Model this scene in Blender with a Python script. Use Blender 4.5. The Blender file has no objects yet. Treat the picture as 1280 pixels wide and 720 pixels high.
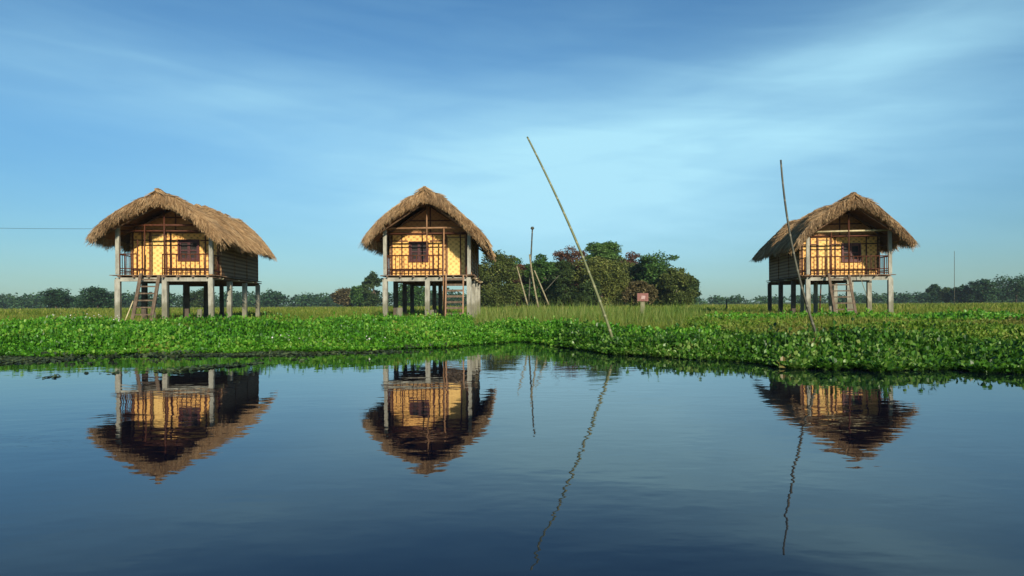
import bpy, math, random
import numpy as np
from mathutils import Vector, Matrix

R = math.radians
SC = bpy.context.scene
COL = SC.collection

# ------------------------------------------------------------------ camera
F = 900.0                       # focal length in photo pixels (photo 1280 wide)
YH = 379.8                      # horizon row at the centre column
ROLL = 0.006
CZ = 1.1                        # camera height over the water
cam = bpy.data.cameras.new('camera')
co = bpy.data.objects.new('camera', cam); COL.objects.link(co)
cam.sensor_width = 36.0
cam.lens = F / 1280 * 36
cam.shift_y = (YH - 360) / 1280
cam.clip_start = 0.1; cam.clip_end = 20000
co.matrix_world = Matrix.Translation((0, 0, CZ)) @ Matrix.Rotation(R(90), 4, 'X') @ Matrix.Rotation(-math.atan(ROLL), 4, 'Z')
SC.camera = co

# ------------------------------------------------------------------ light
SUN_AZ, SUN_EL = 15.0, 22.0     # degrees to the right of straight behind the camera
sunl = bpy.data.lights.new('sun', 'SUN'); sunl.energy = 4.8; sunl.angle = R(0.5); sunl.color = (1.0, 0.90, 0.72)
so = bpy.data.objects.new('sun', sunl); COL.objects.link(so)
sd = Vector((math.sin(R(SUN_AZ)) * math.cos(R(SUN_EL)), -math.cos(R(SUN_AZ)) * math.cos(R(SUN_EL)), math.sin(R(SUN_EL))))
so.rotation_euler = sd.to_track_quat('Z', 'Y').to_euler()
so.location = sd * 100

world = bpy.data.worlds.new('World'); SC.world = world; world.use_nodes = True
wt = world.node_tree; wt.nodes.clear()
def wn(t, **k):
    n = wt.nodes.new(t)
    for a, b in k.items(): setattr(n, a, b)
    return n
def wl(a, b): wt.links.new(a, b)
def wmath(op, a, b=None, c=None):
    n = wn('ShaderNodeMath', operation=op)
    for i, v in enumerate((a, b, c)):
        if v is None: continue
        if isinstance(v, (int, float)): n.inputs[i].default_value = v
        else: wl(v, n.inputs[i])
    return n.outputs[0]
sky = wn('ShaderNodeTexSky', sky_type='NISHITA')
sky.sun_disc = False; sky.sun_elevation = R(SUN_EL); sky.sun_rotation = R(180 - SUN_AZ)
sky.air_density = 1.0; sky.dust_density = 0.35; sky.ozone_density = 1.2
elr = wn('ShaderNodeMapRange'); elr.inputs[1].default_value = 0.0; elr.inputs[2].default_value = .22; elr.inputs[3].default_value = 0; elr.inputs[4].default_value = 1
tcol = wn('ShaderNodeMix', data_type='RGBA'); wl(elr.outputs[0], tcol.inputs[0]); tcol.inputs[6].default_value = (.38, .60, .77, 1); tcol.inputs[7].default_value = (.44, .80, 1.03, 1)
tint = wn('ShaderNodeMix', data_type='RGBA', blend_type='MULTIPLY'); tint.inputs[0].default_value = 1
wl(sky.outputs[0], tint.inputs[6]); wl(tcol.outputs[2], tint.inputs[7])
tc = wn('ShaderNodeTexCoord')
sep = wn('ShaderNodeSeparateXYZ'); wl(tc.outputs['Generated'], sep.inputs[0])
az = wmath('ARCTAN2', sep.outputs[0], sep.outputs[1])       # 0 = straight ahead, + right
el = wmath('ARCSINE', sep.outputs[2])
wl(el, elr.inputs[0])
def blob(a0, e0, sa, se, tilt, w):
    da = wmath('SUBTRACT', az, a0); de = wmath('SUBTRACT', el, e0)
    de2 = wmath('SUBTRACT', de, wmath('MULTIPLY', da, tilt))
    q = wmath('ADD', wmath('POWER', wmath('DIVIDE', da, sa), 2.0), wmath('POWER', wmath('ABSOLUTE', wmath('DIVIDE', de2, se)), 2.0))
    return wmath('MULTIPLY', wmath('EXPONENT', wmath('MULTIPLY', q, -1.0)), w)
def px_ae(px, py):
    return math.atan((px - 640) / F), math.atan((YH - ROLL * (px - 640) - py) / F)
blobs = [(900, 200, .34, .095, .06, .70), (640, 265, .28, .085, -.02, .52), (240, 135, .40, .055, -.10, .34), (1120, 90, .22, .045, .16, .42), (700, 225, .40, .13, 0, .30)]
tot = None
for (px, py, sa, se, tl, w) in blobs:
    a0, e0 = px_ae(px, py)
    b = blob(a0, e0, sa, se, tl, w)
    tot = b if tot is None else wmath('ADD', tot, b)
cmb = wn('ShaderNodeCombineXYZ')
wl(wmath('MULTIPLY', az, 1.6), cmb.inputs[0])
wl(wmath('MULTIPLY', wmath('SUBTRACT', el, wmath('MULTIPLY', az, 0.10)), 8.0), cmb.inputs[1])
nz = wn('ShaderNodeTexNoise'); wl(cmb.outputs[0], nz.inputs['Vector'])
nz.inputs['Scale'].default_value = 1.6; nz.inputs['Detail'].default_value = 5.0; nz.inputs['Roughness'].default_value = 0.5; nz.inputs['Distortion'].default_value = 0.35
cmb2 = wn('ShaderNodeCombineXYZ')
wl(wmath('MULTIPLY', az, 2.2), cmb2.inputs[0])
wl(wmath('MULTIPLY', wmath('ADD', el, wmath('MULTIPLY', az, 0.10)), 16.0), cmb2.inputs[1])
nz2 = wn('ShaderNodeTexNoise'); wl(cmb2.outputs[0], nz2.inputs['Vector'])
nz2.inputs['Scale'].default_value = 2.2; nz2.inputs['Detail'].default_value = 6.0; nz2.inputs['Distortion'].default_value = 0.5
m1 = wn('ShaderNodeMapRange'); wl(nz.outputs[0], m1.inputs[0]); m1.inputs[1].default_value = .32; m1.inputs[2].default_value = .66; m1.inputs[3].default_value = .62; m1.inputs[4].default_value = 1.10
m2 = wn('ShaderNodeMapRange'); wl(nz2.outputs[0], m2.inputs[0]); m2.inputs[1].default_value = .4; m2.inputs[2].default_value = .7; m2.inputs[3].default_value = 0; m2.inputs[4].default_value = .20
fac = wmath('ADD', wmath('MULTIPLY', tot, m1.outputs[0]), wmath('MULTIPLY', m2.outputs[0], wmath('ADD', tot, .25)))
facn = wn('ShaderNodeClamp'); wl(fac, facn.inputs[0])
SKYK = 0.10
cl = wn('ShaderNodeMix', data_type='RGBA'); wl(facn.outputs[0], cl.inputs[0]); wl(tint.outputs[2], cl.inputs[6])
cl.inputs[7].default_value = (4.1, 7.5, 9.1, 1)
bg = wn('ShaderNodeBackground'); wl(cl.outputs[2], bg.inputs[0]); bg.inputs[1].default_value = SKYK
wo = wn('ShaderNodeOutputWorld'); wl(bg.outputs[0], wo.inputs[0])

SC.view_settings.view_transform = 'Standard'; SC.view_settings.look = 'None'
SC.view_settings.gamma = 1.0; SC.view_settings.use_curve_mapping = False
SC.view_settings.exposure = 0.12
SC.render.engine = 'CYCLES'
SC.cycles.max_bounces = 6; SC.cycles.volume_bounces = 0

# ------------------------------------------------------------------ helpers
def W(px, py, Y):
    """photo pixel + distance -> world point (roll included)"""
    x = px - 640; y = 360 - py
    c, s = math.cos(-math.atan(ROLL)), math.sin(-math.atan(ROLL))
    y2 = y + (YH - 360)
    # camera local -> world axes with roll
    wx = c * x - s * y2; wz = s * x + c * y2
    return Vector((wx / F * Y, Y, CZ + wz / F * Y))
def Xof(px, Y): return (px - 640) / F * Y

def tag(o, label=None, cat=None, group=None, kind=None):
    if label: o['label'] = label
    if cat: o['category'] = cat
    if group: o['group'] = group
    if kind: o['kind'] = kind
    return o
def empty(name, loc=(0, 0, 0), rz=0):
    o = bpy.data.objects.new(name, None); COL.objects.link(o)
    o.location = loc; o.rotation_euler = (0, 0, rz); o.empty_display_size = .3
    return o

class MB:
    def __init__(s): s.v = []; s.f = []; s.sm = []
    def add(s, vs, fs, smooth=False):
        b = len(s.v); s.v += [tuple(v) for v in vs]
        s.f += [tuple(i + b for i in f) for f in fs]; s.sm += [smooth] * len(fs)
    def box(s, c, d, rot=None, jit=0, rnd=None):
        vs = []
        for sx in (-1, 1):
            for sy in (-1, 1):
                for sz in (-1, 1):
                    p = Vector((sx * d[0] / 2, sy * d[1] / 2, sz * d[2] / 2))
                    if jit and rnd: p += Vector([rnd.uniform(-jit, jit) for _ in range(3)])
                    if rot is not None: p = rot @ p
                    vs.append(p + Vector(c))
        s.add(vs, [(0, 1, 3, 2), (4, 6, 7, 5), (0, 4, 5, 1), (2, 3, 7, 6), (0, 2, 6, 4), (1, 5, 7, 3)])
    def plank(s, a, b, w, t, up=(0, 0, 1)):
        a = Vector(a); b = Vector(b); d = b - a; L = d.length; d.normalize()
        u = Vector(up); r = d.cross(u); r.normalize(); u = r.cross(d)
        M = Matrix((r, d, u)).transposed()
        s.box((a + b) / 2, (w, L, t), M)
    def tube(s, pts, rad, n=8, smooth=True, node=0.0):
        pts = [Vector(p) for p in pts]
        if isinstance(rad, (int, float)): rad = [rad] * len(pts)
        vs = []; fs = []
        prev = None
        for i, p in enumerate(pts):
            d = (pts[min(i + 1, len(pts) - 1)] - pts[max(i - 1, 0)]).normalized()
            ref = prev if prev else (Vector((1, 0, 0)) if abs(d.x) < .9 else Vector((0, 1, 0)))
            a = (ref - d * ref.dot(d)).normalized(); b = d.cross(a); prev = a
            for k in range(n):
                t = 2 * math.pi * k / n
                vs.append(p + (a * math.cos(t) + b * math.sin(t)) * rad[i])
        for i in range(len(pts) - 1):
            for k in range(n):
                fs.append((i * n + k, i * n + (k + 1) % n, (i + 1) * n + (k + 1) % n, (i + 1) * n + k))
        fs.append(tuple(range(n))[::-1]); fs.append(tuple((len(pts) - 1) * n + k for k in range(n)))
        s.add(vs, fs, smooth)
    def build(s, name, mat, parent=None):
        me = bpy.data.meshes.new(name); me.from_pydata(s.v, [], s.f); me.update()
        me.polygons.foreach_set('use_smooth', s.sm)
        me.materials.append(mat)
        o = bpy.data.objects.new(name, me); COL.objects.link(o)
        if parent: o.parent = parent
        return o

def npmesh(name, V, Fc, mat, parent=None, smooth=False):
    """V (n,3) floats, Fc (m,k) ints"""
    me = bpy.data.meshes.new(name)
    m, k = Fc.shape
    me.vertices.add(len(V)); me.vertices.foreach_set('co', np.ascontiguousarray(V, dtype=np.float32).ravel())
    me.loops.add(m * k); me.loops.foreach_set('vertex_index', Fc.astype(np.int32).ravel())
    me.polygons.add(m); me.polygons.foreach_set('loop_start', np.arange(0, m * k, k, dtype=np.int32))
    me.polygons.foreach_set('use_smooth', np.full(m, smooth))
    me.update(calc_edges=True); me.validate()
    me.materials.append(mat)
    o = bpy.data.objects.new(name, me); COL.objects.link(o)
    if parent: o.parent = parent
    return o

# ------------------------------------------------------------------ materials
class NT:
    def __init__(s, name):
        s.m = bpy.data.materials.new(name); s.m.use_nodes = True; s.t = s.m.node_tree; s.t.nodes.clear()
        s.out = s.n('ShaderNodeOutputMaterial')
    def n(s, t, **k):
        x = s.t.nodes.new(t)
        for a, b in k.items(): setattr(x, a, b)
        return x
    def l(s, a, b): s.t.links.new(a, b)
    def math(s, op, a, b=None):
        n = s.n('ShaderNodeMath', operation=op)
        for i, v in enumerate((a, b)):
            if v is None: continue
            if isinstance(v, (int, float)): n.inputs[i].default_value = v
            else: s.l(v, n.inputs[i])
        return n.outputs[0]
    def noise(s, scale, detail=4, rough=.5, vec=None, dist=0, stretch=None, coord='Object'):
        tcn = s.n('ShaderNodeTexCoord'); v = vec if vec else tcn.outputs[coord]
        if stretch:
            mp = s.n('ShaderNodeMapping'); s.l(v, mp.inputs[0]); mp.inputs['Scale'].default_value = stretch; v = mp.outputs[0]
        x = s.n('ShaderNodeTexNoise'); s.l(v, x.inputs['Vector'])
        x.inputs['Scale'].default_value = scale; x.inputs['Detail'].default_value = detail
        x.inputs['Roughness'].default_value = rough; x.inputs['Distortion'].default_value = dist
        return x.outputs[0]
    def ramp(s, fac, stops):
        r = s.n('ShaderNodeValToRGB'); s.l(fac, r.inputs[0]); e = r.color_ramp.elements
        while len(e) < len(stops): e.new(.5)
        for i, (p, c) in enumerate(stops): e[i].position = p; e[i].color = (*c, 1)
        return r.outputs[0]
    def mix(s, fac, a, b, mode='MIX'):
        x = s.n('ShaderNodeMix', data_type='RGBA', blend_type=mode)
        for i, v in ((0, fac), (6, a), (7, b)):
            if isinstance(v, (int, float)): x.inputs[i].default_value = v
            elif isinstance(v, tuple): x.inputs[i].default_value = (*v, 1)
            else: s.l(v, x.inputs[i])
        return x.outputs[2]
    def bsdf(s, col, rough=.8, bump=None, bs=.3, bd=.02, spec=.3):
        b = s.n('ShaderNodeBsdfPrincipled')
        if isinstance(col, tuple): b.inputs['Base Color'].default_value = (*col, 1)
        else: s.l(col, b.inputs['Base Color'])
        b.inputs['Roughness'].default_value = rough; b.inputs['Specular IOR Level'].default_value = spec
        if bump is not None:
            k = s.n('ShaderNodeBump'); s.l(bump, k.inputs['Height']); k.inputs['Strength'].default_value = bs; k.inputs['Distance'].default_value = bd
            s.l(k.outputs[0], b.inputs['Normal'])
        return b
    def done(s, b): s.l(b.outputs[0], s.out.inputs[0]); return s.m

def leafmat(name, cols, nscale=.4, transl=.35, rough=.55, island=.6, patch=None):
    t = NT(name)
    geo = t.n('ShaderNodeNewGeometry')
    nz = t.noise(nscale, 3, .6)
    f = t.math('ADD', t.math('MULTIPLY', geo.outputs['Random Per Island'], island), t.math('MULTIPLY', t.math('SUBTRACT', nz, .5), 1.6 * (1 - island) + .5))
    f = t.math('ADD', f, .5 - island / 2)
    n = len(cols)
    c = t.ramp(f, [((.15 + .7 * i / 3) if i < 4 else .97, cols[i]) for i in range(n)])
    if patch is not None:
        pz = t.noise(patch[0], 2, .5)
        mr = t.n('ShaderNodeMapRange'); t.l(pz, mr.inputs[0]); mr.inputs[1].default_value = .5; mr.inputs[2].default_value = .64
        c = t.mix(mr.outputs[0], c, patch[1])
    b = t.bsdf(c, rough, spec=.35)
    tr = t.n('ShaderNodeBsdfTranslucent')
    c2 = t.mix(1.0, c, (1.0, 1.0, .5), 'MULTIPLY'); t.l(c2, tr.inputs[0])
    ms = t.n('ShaderNodeMixShader'); ms.inputs[0].default_value = transl
    t.l(b.outputs[0], ms.inputs[1]); t.l(tr.outputs[0], ms.inputs[2]); t.l(ms.outputs[0], t.out.inputs[0])
    return t.m

M = {}
def mk_thatch():
    t = NT('thatch'); geo = t.n('ShaderNodeNewGeometry')
    nz = t.noise(1.3, 4, .6)
    f = t.math('ADD', t.math('MULTIPLY', geo.outputs['Random Per Island'], .38), t.math('MULTIPLY', nz, .68))
    c = t.ramp(f, [(.22, (.11, .060, .028)), (.42, (.27, .155, .075)), (.60, (.42, .26, .13)), (.82, (.66, .47, .26))])
    st = t.noise(14, 3, .6, stretch=(1, 1, .25))
    pz = t.noise(.7, 4, .6); mr = t.n('ShaderNodeMapRange'); t.l(pz, mr.inputs[0]); mr.inputs[1].default_value = .48; mr.inputs[2].default_value = .70; mr.inputs[4].default_value = .40
    c = t.mix(mr.outputs[0], c, (.24, .20, .155))
    c = t.mix(.30, c, t.ramp(st, [(.3, (.14, .09, .045)), (.7, (.48, .33, .17))]))
    return t.done(t.bsdf(c, .85, st, .5, .03, .15))
M['thatch'] = mk_thatch()
def mk_weave(name, lo, hi, k=1.0):
    t = NT(name); tcn = t.n('ShaderNodeTexCoord'); sp = t.n('ShaderNodeSeparateXYZ'); t.l(tcn.outputs['Object'], sp.inputs[0])
    x = t.math('ADD', sp.outputs[0], sp.outputs[1]); z = sp.outputs[2]
    wob = t.noise(2.2, 3, .6)
    x = t.math('ADD', x, t.math('MULTIPLY', wob, .22)); z = t.math('ADD', z, t.math('MULTIPLY', wob, .20))
    a = t.math('SINE', t.math('MULTIPLY', x, 2 * math.pi / .24)); b = t.math('SINE', t.math('MULTIPLY', z, 2 * math.pi / .21))
    pat = t.math('ADD', t.math('MULTIPLY', t.math('MULTIPLY', a, b), .5), .5)
    fx = t.math('ADD', t.math('MULTIPLY', t.math('SINE', t.math('MULTIPLY', x, 2 * math.pi / .045)), .5), .5)
    fz = t.math('ADD', t.math('MULTIPLY', t.math('SINE', t.math('MULTIPLY', z, 2 * math.pi / .04)), .5), .5)
    fine = t.n('ShaderNodeMix'); t.l(pat, fine.inputs[0]); t.l(fx, fine.inputs[2]); t.l(fz, fine.inputs[3])
    nz = t.noise(2.2, 4, .6)
    v = t.math('ADD', t.math('MULTIPLY', pat, .56), t.math('ADD', t.math('MULTIPLY', fine.outputs[0], .15), t.math('ADD', t.math('MULTIPLY', nz, .42), t.math('MULTIPLY', t.noise(9, 3, .6, stretch=(1, 1, .5)), .22))))
    c = t.ramp(v, [(.34, lo), (.52, tuple((p + q * 1.2) / 2.2 for p, q in zip(lo, hi))), (.74, hi)])
    return t.done(t.bsdf(c, .55, fine.outputs[0], .5, .01, .35))
M['weave'] = mk_weave('woven_bamboo', (.27, .095, .020), (.95, .53, .15))
M['weave_door'] = mk_weave('woven_bamboo_door', (.50, .25, .06), (.95, .62, .20))
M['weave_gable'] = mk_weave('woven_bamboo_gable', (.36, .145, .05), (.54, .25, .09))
def mk_side():
    t = NT('weathered_side_wall'); 
    st = t.noise(3, 4, .6, stretch=(.35, .35, 9)); nz = t.noise(1.2, 4)
    tcn = t.n('ShaderNodeTexCoord'); sp = t.n('ShaderNodeSeparateXYZ'); t.l(tcn.outputs['Object'], sp.inputs[0])
    sl = t.math('ADD', t.math('MULTIPLY', t.math('SINE', t.math('MULTIPLY', sp.outputs[2], 2 * math.pi / .16)), .5), .5)
    c = t.ramp(t.math('ADD', t.math('MULTIPLY', st, .5), t.math('MULTIPLY', sl, .4)), [(.2, (.15, .075, .035)), (.5, (.27, .15, .075)), (.8, (.38, .24, .13))])
    return t.done(t.bsdf(c, .8, sl, .6, .02, .2))
M['side'] = mk_side()
def simple(name, a, b, scale=6, stretch=None, rough=.75, bs=.3, spec=.3, bd=.01):
    t = NT(name); nz = t.noise(scale, 5, .6, stretch=stretch)
    return t.done(t.bsdf(t.ramp(nz, [(.3, a), (.7, b)]), rough, nz, bs, bd, spec))
def mk_conc():
    t = NT('weathered_concrete'); nz = t.noise(5, 5, .65, stretch=(1, 1, .5)); sk = t.noise(14, 4, .6, stretch=(1, 1, .12))
    tcn = t.n('ShaderNodeTexCoord'); sp = t.n('ShaderNodeSeparateXYZ'); t.l(tcn.outputs['Object'], sp.inputs[0])
    c = t.ramp(nz, [(.3, (.20, .19, .155)), (.55, (.36, .345, .285)), (.75, (.46, .44, .37))])
    mr = t.n('ShaderNodeMapRange'); t.l(sk, mr.inputs[0]); mr.inputs[1].default_value = .52; mr.inputs[2].default_value = .72; mr.inputs[4].default_value = .55
    c = t.mix(mr.outputs[0], c, (.12, .10, .075))
    # mud line left by floods
    lv = t.math('SUBTRACT', t.math('ADD', .62, t.math('MULTIPLY', t.noise(3.3, 3, .6), .5)), sp.outputs[2])
    m2 = t.n('ShaderNodeMapRange'); t.l(lv, m2.inputs[0]); m2.inputs[1].default_value = .0; m2.inputs[2].default_value = .22; m2.inputs[4].default_value = .6
    c = t.mix(m2.outputs[0], c, (.13, .125, .07))
    return t.done(t.bsdf(c, .88, nz, .5, .012, .2))
M['concrete'] = mk_conc()
M['darkwood'] = simple('dark_red_wood', (.055, .016, .008), (.13, .042, .018), 8, (1, 1, .3), .6)
M['pole'] = simple('brown_bamboo', (.20, .10, .05), (.36, .20, .10), 6, None, .55)
M['deckwood'] = simple('old_deck_bamboo', (.10, .06, .04), (.30, .20, .13), 7, (1, .3, 1), .8)
M['ladder'] = simple('grey_brown_timber', (.065, .043, .028), (.19, .135, .09), 9, (1, 1, .3), .8)
M['pale'] = simple('pale_bamboo', (.42, .34, .18), (.66, .56, .34), 9, (1, 1, .3), .5)
M['window'] = simple('maroon_paint', (.060, .010, .010), (.105, .022, .018), 9, None, .45, .1)
M['shutter'] = simple('purple_brown_paint', (.050, .013, .014), (.085, .025, .025), 9, None, .45, .1)
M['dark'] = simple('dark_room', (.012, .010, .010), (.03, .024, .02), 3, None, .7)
M['innerwood'] = simple('rafter_wood', (.08, .042, .022), (.18, .10, .052), 7, None, .8)
M['cable'] = simple('black_cable', (.02, .02, .02), (.04, .04, .04), 7, None, .5)
M['darkwood_shadestilt'] = simple('dark_pole_shaded_stilt', (.055, .040, .030), (.14, .11, .085), 6, (1, 1, .4), .9)  # dark pole wood; on rear stilts its darkness paints in the shade
M['redpaint'] = simple('faded_red_paint', (.17, .060, .050), (.27, .12, .10), 9, None, .6, .1)
M['whitepaint'] = simple('chalk_white_paint', (.32, .18, .16), (.50, .36, .34), 9, None, .7, .1)
M['greypost'] = simple('grey_board_post', (.16, .15, .09), (.28, .26, .17), 6, None, .8)
def mk_bamboo(name, a, b, d):
    t = NT(name); tcn = t.n('ShaderNodeTexCoord'); sp = t.n('ShaderNodeSeparateXYZ'); t.l(tcn.outputs['Object'], sp.inputs[0])
    w = t.math('FRACT', t.math('MULTIPLY', sp.outputs[2], 1 / .34))
    ringf = t.math('GREATER_THAN', w, .88)
    c = t.ramp(t.noise(2.5, 4, .6), [(.3, a), (.7, b)])
    c = t.mix(ringf, c, d)
    return t.done(t.bsdf(c, .5, None, spec=.4))
M['greenpole'] = mk_bamboo('olive_bamboo', (.09, .11, .045), (.20, .21, .09), (.28, .27, .15))
M['darkpole'] = mk_bamboo('dark_bamboo', (.035, .035, .025), (.09, .085, .05), (.14, .13, .09))
M['tanpole'] = mk_bamboo('tan_bamboo', (.20, .17, .09), (.34, .29, .17), (.18, .14, .08))

# leaves
M['hyacinth'] = leafmat('hyacinth_leaf', [(0.024, 0.091, 0.007), (0.060, 0.213, 0.013), (0.108, 0.320, 0.020), (0.259, 0.448, 0.063), (.24, .17, .05)], .5, .28, .42)
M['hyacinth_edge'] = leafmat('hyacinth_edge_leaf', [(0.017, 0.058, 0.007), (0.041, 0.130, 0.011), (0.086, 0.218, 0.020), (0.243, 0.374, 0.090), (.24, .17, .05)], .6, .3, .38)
M['lowplant'] = leafmat('low_plant_leaf', [(0.050, 0.128, 0.011), (0.112, 0.224, 0.016), (0.182, 0.297, 0.027), (0.304, 0.340, 0.072), (.24, .17, .05)], .35, .35, .6, patch=(.22, (0.202, 0.201, 0.045)))
M['grass'] = leafmat('grass_blade', [(0.079, 0.137, 0.012), (0.137, 0.210, 0.020), (0.212, 0.262, 0.032), (0.381, 0.336, 0.090)], .12, .35, .7, .6)
M['reed'] = leafmat('reed_blade', [(0.058, 0.129, 0.018), (0.111, 0.204, 0.028), (0.190, 0.268, 0.050), (0.350, 0.355, 0.120)], .2, .35, .7, .6)
M['scum'] = leafmat('floating_leaf', [(.016, .026, .014), (.030, .048, .022), (.050, .080, .030), (.10, .13, .05)], .7, .05, .6)
M['flower'] = simple('pale_petal', (.62, .60, .58), (.8, .78, .76), 9, None, .6, .05)
M['bark'] = simple('bark', (.08, .06, .045), (.18, .14, .10), 3, (1, 1, .3), .9)
TREEC = {
 'olive': [(0.035, 0.053, 0.013), (0.088, 0.124, 0.026), (0.150, 0.185, 0.042), (0.229, 0.246, 0.073)],
 'green': [(0.021, 0.053, 0.013), (0.046, 0.124, 0.023), (0.088, 0.194, 0.036), (0.157, 0.264, 0.065)],
 'dark': [(0.018, 0.039, 0.014), (0.039, 0.074, 0.023), (0.070, 0.120, 0.032), (0.131, 0.176, 0.056)],
 'red': [(0.053, 0.035, 0.023), (0.131, 0.066, 0.042), (0.211, 0.101, 0.061), (0.264, 0.150, 0.089)],
 'brown': [(0.053, 0.049, 0.019), (0.114, 0.099, 0.036), (0.194, 0.150, 0.061), (0.264, 0.211, 0.097)],
 'yellow': [(0.053, 0.070, 0.017), (0.126, 0.157, 0.032), (0.211, 0.237, 0.052), (0.299, 0.299, 0.097)],
 'light': [(0.035, 0.079, 0.017), (0.079, 0.176, 0.032), (0.140, 0.264, 0.055), (0.229, 0.334, 0.097)],
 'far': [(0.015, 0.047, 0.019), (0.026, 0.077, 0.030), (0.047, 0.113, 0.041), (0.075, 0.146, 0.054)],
}
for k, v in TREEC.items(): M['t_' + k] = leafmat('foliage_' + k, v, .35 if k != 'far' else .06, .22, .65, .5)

def mk_ground():
    t = NT('meadow_soil'); a = t.noise(.25, 5, .6); b = t.noise(3, 5, .7)
    c1 = t.ramp(b, [(.3, (.045, .06, .018)), (.55, (.10, .13, .03)), (.8, (.16, .17, .055))])
    c2 = t.ramp(b, [(.3, (.07, .055, .03)), (.7, (.18, .14, .08))])
    mr = t.n('ShaderNodeMapRange'); t.l(a, mr.inputs[0]); mr.inputs[1].default_value = .55; mr.inputs[2].default_value = .72
    c = t.mix(mr.outputs[0], c1, c2)
    return t.done(t.bsdf(c, .95, b, .6, .05, .1))
M['ground'] = mk_ground()
def mk_water():
    t = NT('pond_water')
    a = t.noise(1.1, 3, .55, stretch=(.8, 1.2, 1)); b = t.noise(5.5, 2, .5, stretch=(.7, 1.3, 1))
    big = t.noise(.16, 2, .5)
    amp = t.n('ShaderNodeMapRange'); t.l(big, amp.inputs[0]); amp.inputs[1].default_value = .35; amp.inputs[2].default_value = .7; amp.inputs[3].default_value = .3; amp.inputs[4].default_value = 1.35
    h = t.math('MULTIPLY', t.math('ADD', a, t.math('MULTIPLY', b, .16)), amp.outputs[0])
    bs = t.n('ShaderNodeBsdfPrincipled')
    bs.inputs['Base Color'].default_value = (.003, .005, .013, 1); bs.inputs['Roughness'].default_value = .015
    bs.inputs['IOR'].default_value = 1.333
    bs.inputs['Specular Tint'].default_value = (1.0, .86, 1.0, 1)
    bp = t.n('ShaderNodeBump'); t.l(h, bp.inputs['Height']); bp.inputs['Strength'].default_value = 1.0; bp.inputs['Distance'].default_value = .0058
    t.l(bp.outputs[0], bs.inputs['Normal'])
    return t.done(bs)
M['water'] = mk_water()

# ------------------------------------------------------------------ terrain
G = 0.45
TAB_PX = [-400, 48, 300, 450, 560, 620, 655, 700, 750, 800, 850, 1000, 1200, 1600]
TAB_Y = [17, 16.8, 17.0, 18.0, 19.2, 21.0, 21.2, 18.6, 17.0, 15.9, 15.0, 13.3, 12.2, 11.0]
TU = [(p - 640) / F for p in TAB_PX]
def wl_y(u):
    u = np.asarray(u, float); y0 = np.interp(u, TU, TAB_Y); x = np.clip(u, -3, 3) * y0
    return y0 + .22 * np.sin(x * 1.9) + .16 * np.sin(x * 4.3 + 1) + .10 * np.sin(x * 9.1 + 2) + .25 * np.sin(x * .7 + .5)
def gz(x, y):
    x = np.asarray(x, float); y = np.asarray(y, float)
    yy = np.maximum(y, .5)
    s = y - wl_y(x / yy) + .25 * np.sin(x * 1.7) * np.cos(y * .9 + x * .4)
    up = G * (1 - np.exp(-np.maximum(s, 0) / np.interp(x / yy, [.0, .25], [2.6, 4.6])))
    dn = np.maximum(s, -6) * .18
    z = np.where(s > 0, up, dn)
    return z + np.where(s > 2, .03 * np.sin(x * .8) * np.sin(y * .6 + 1), 0) * np.clip((120 - y) / 60, 0, 1)
xs = np.unique(np.concatenate([-np.geomspace(60, 6000, 22), np.arange(-60, 60.1, .5), np.geomspace(60, 6000, 22)]))
ys = np.unique(np.concatenate([-np.geomspace(8, 4000, 12), np.arange(-8, 10, 2.0), np.arange(10, 34, .35), np.arange(34, 60, 1.0), np.geomspace(60, 9000, 34)]))
XX, YY = np.meshgrid(xs, ys); ZZ = gz(XX, YY)
V = np.stack([XX.ravel(), YY.ravel(), ZZ.ravel()], 1)
nx, ny = len(xs), len(ys)
I = (np.arange(ny - 1)[:, None] * nx + np.arange(nx - 1)[None]).ravel()
ground = npmesh('ground', V, np.stack([I, I + 1, I + nx + 1, I + nx], 1), M['ground'], smooth=True)
tag(ground, kind='structure')
wmb = MB(); wmb.add([(-200, -200, 0), (200, -200, 0), (200, 26, 0), (-200, 26, 0)], [(0, 1, 2, 3)])
tag(wmb.build('water', M['water']), kind='structure')

# ------------------------------------------------------------------ foliage generators
rng = np.random.default_rng(7)
def basis(n, tilt_lo, tilt_hi, rng, yaw=None):
    """random leaf axes: returns along, side, normal arrays"""
    yaw = rng.uniform(0, 2 * np.pi, n) if yaw is None else yaw; tl = rng.uniform(tilt_lo, tilt_hi, n)
    al = np.stack([np.cos(yaw) * np.cos(tl), np.sin(yaw) * np.cos(tl), np.sin(tl)], 1)
    sd_ = np.stack([-np.sin(yaw), np.cos(yaw), np.zeros(n)], 1)
    roll = rng.uniform(-.6, .6, n)[:, None]
    nm = np.cross(al, sd_)
    sd2 = sd_ * np.cos(roll) + nm * np.sin(roll)
    return al, sd2, np.cross(al, sd2)
def round_leaves(P, L, Wd, rng, tilt=(.2, 1.2), yaw=None):
    n = len(P); al, s_, nm = basis(n, *tilt, rng, yaw)
    L = L[:, None]; Wd = Wd[:, None]
    prof = [(0, 0, 0), (.28, -.42, .12), (.72, -.40, .10), (1, 0, -.05), (.72, .40, .10), (.28, .42, .12)]
    vs = [P + al * L * a + s_ * Wd * b + nm * Wd * c for a, b, c in prof]
    V = np.stack(vs, 1).reshape(-1, 3)
    b = np.arange(n)[:, None] * 6
    Fc = np.concatenate([b + np.array([0, 1, 2, 3]), b + np.array([0, 3, 4, 5])], 0)
    return V, Fc
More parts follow.
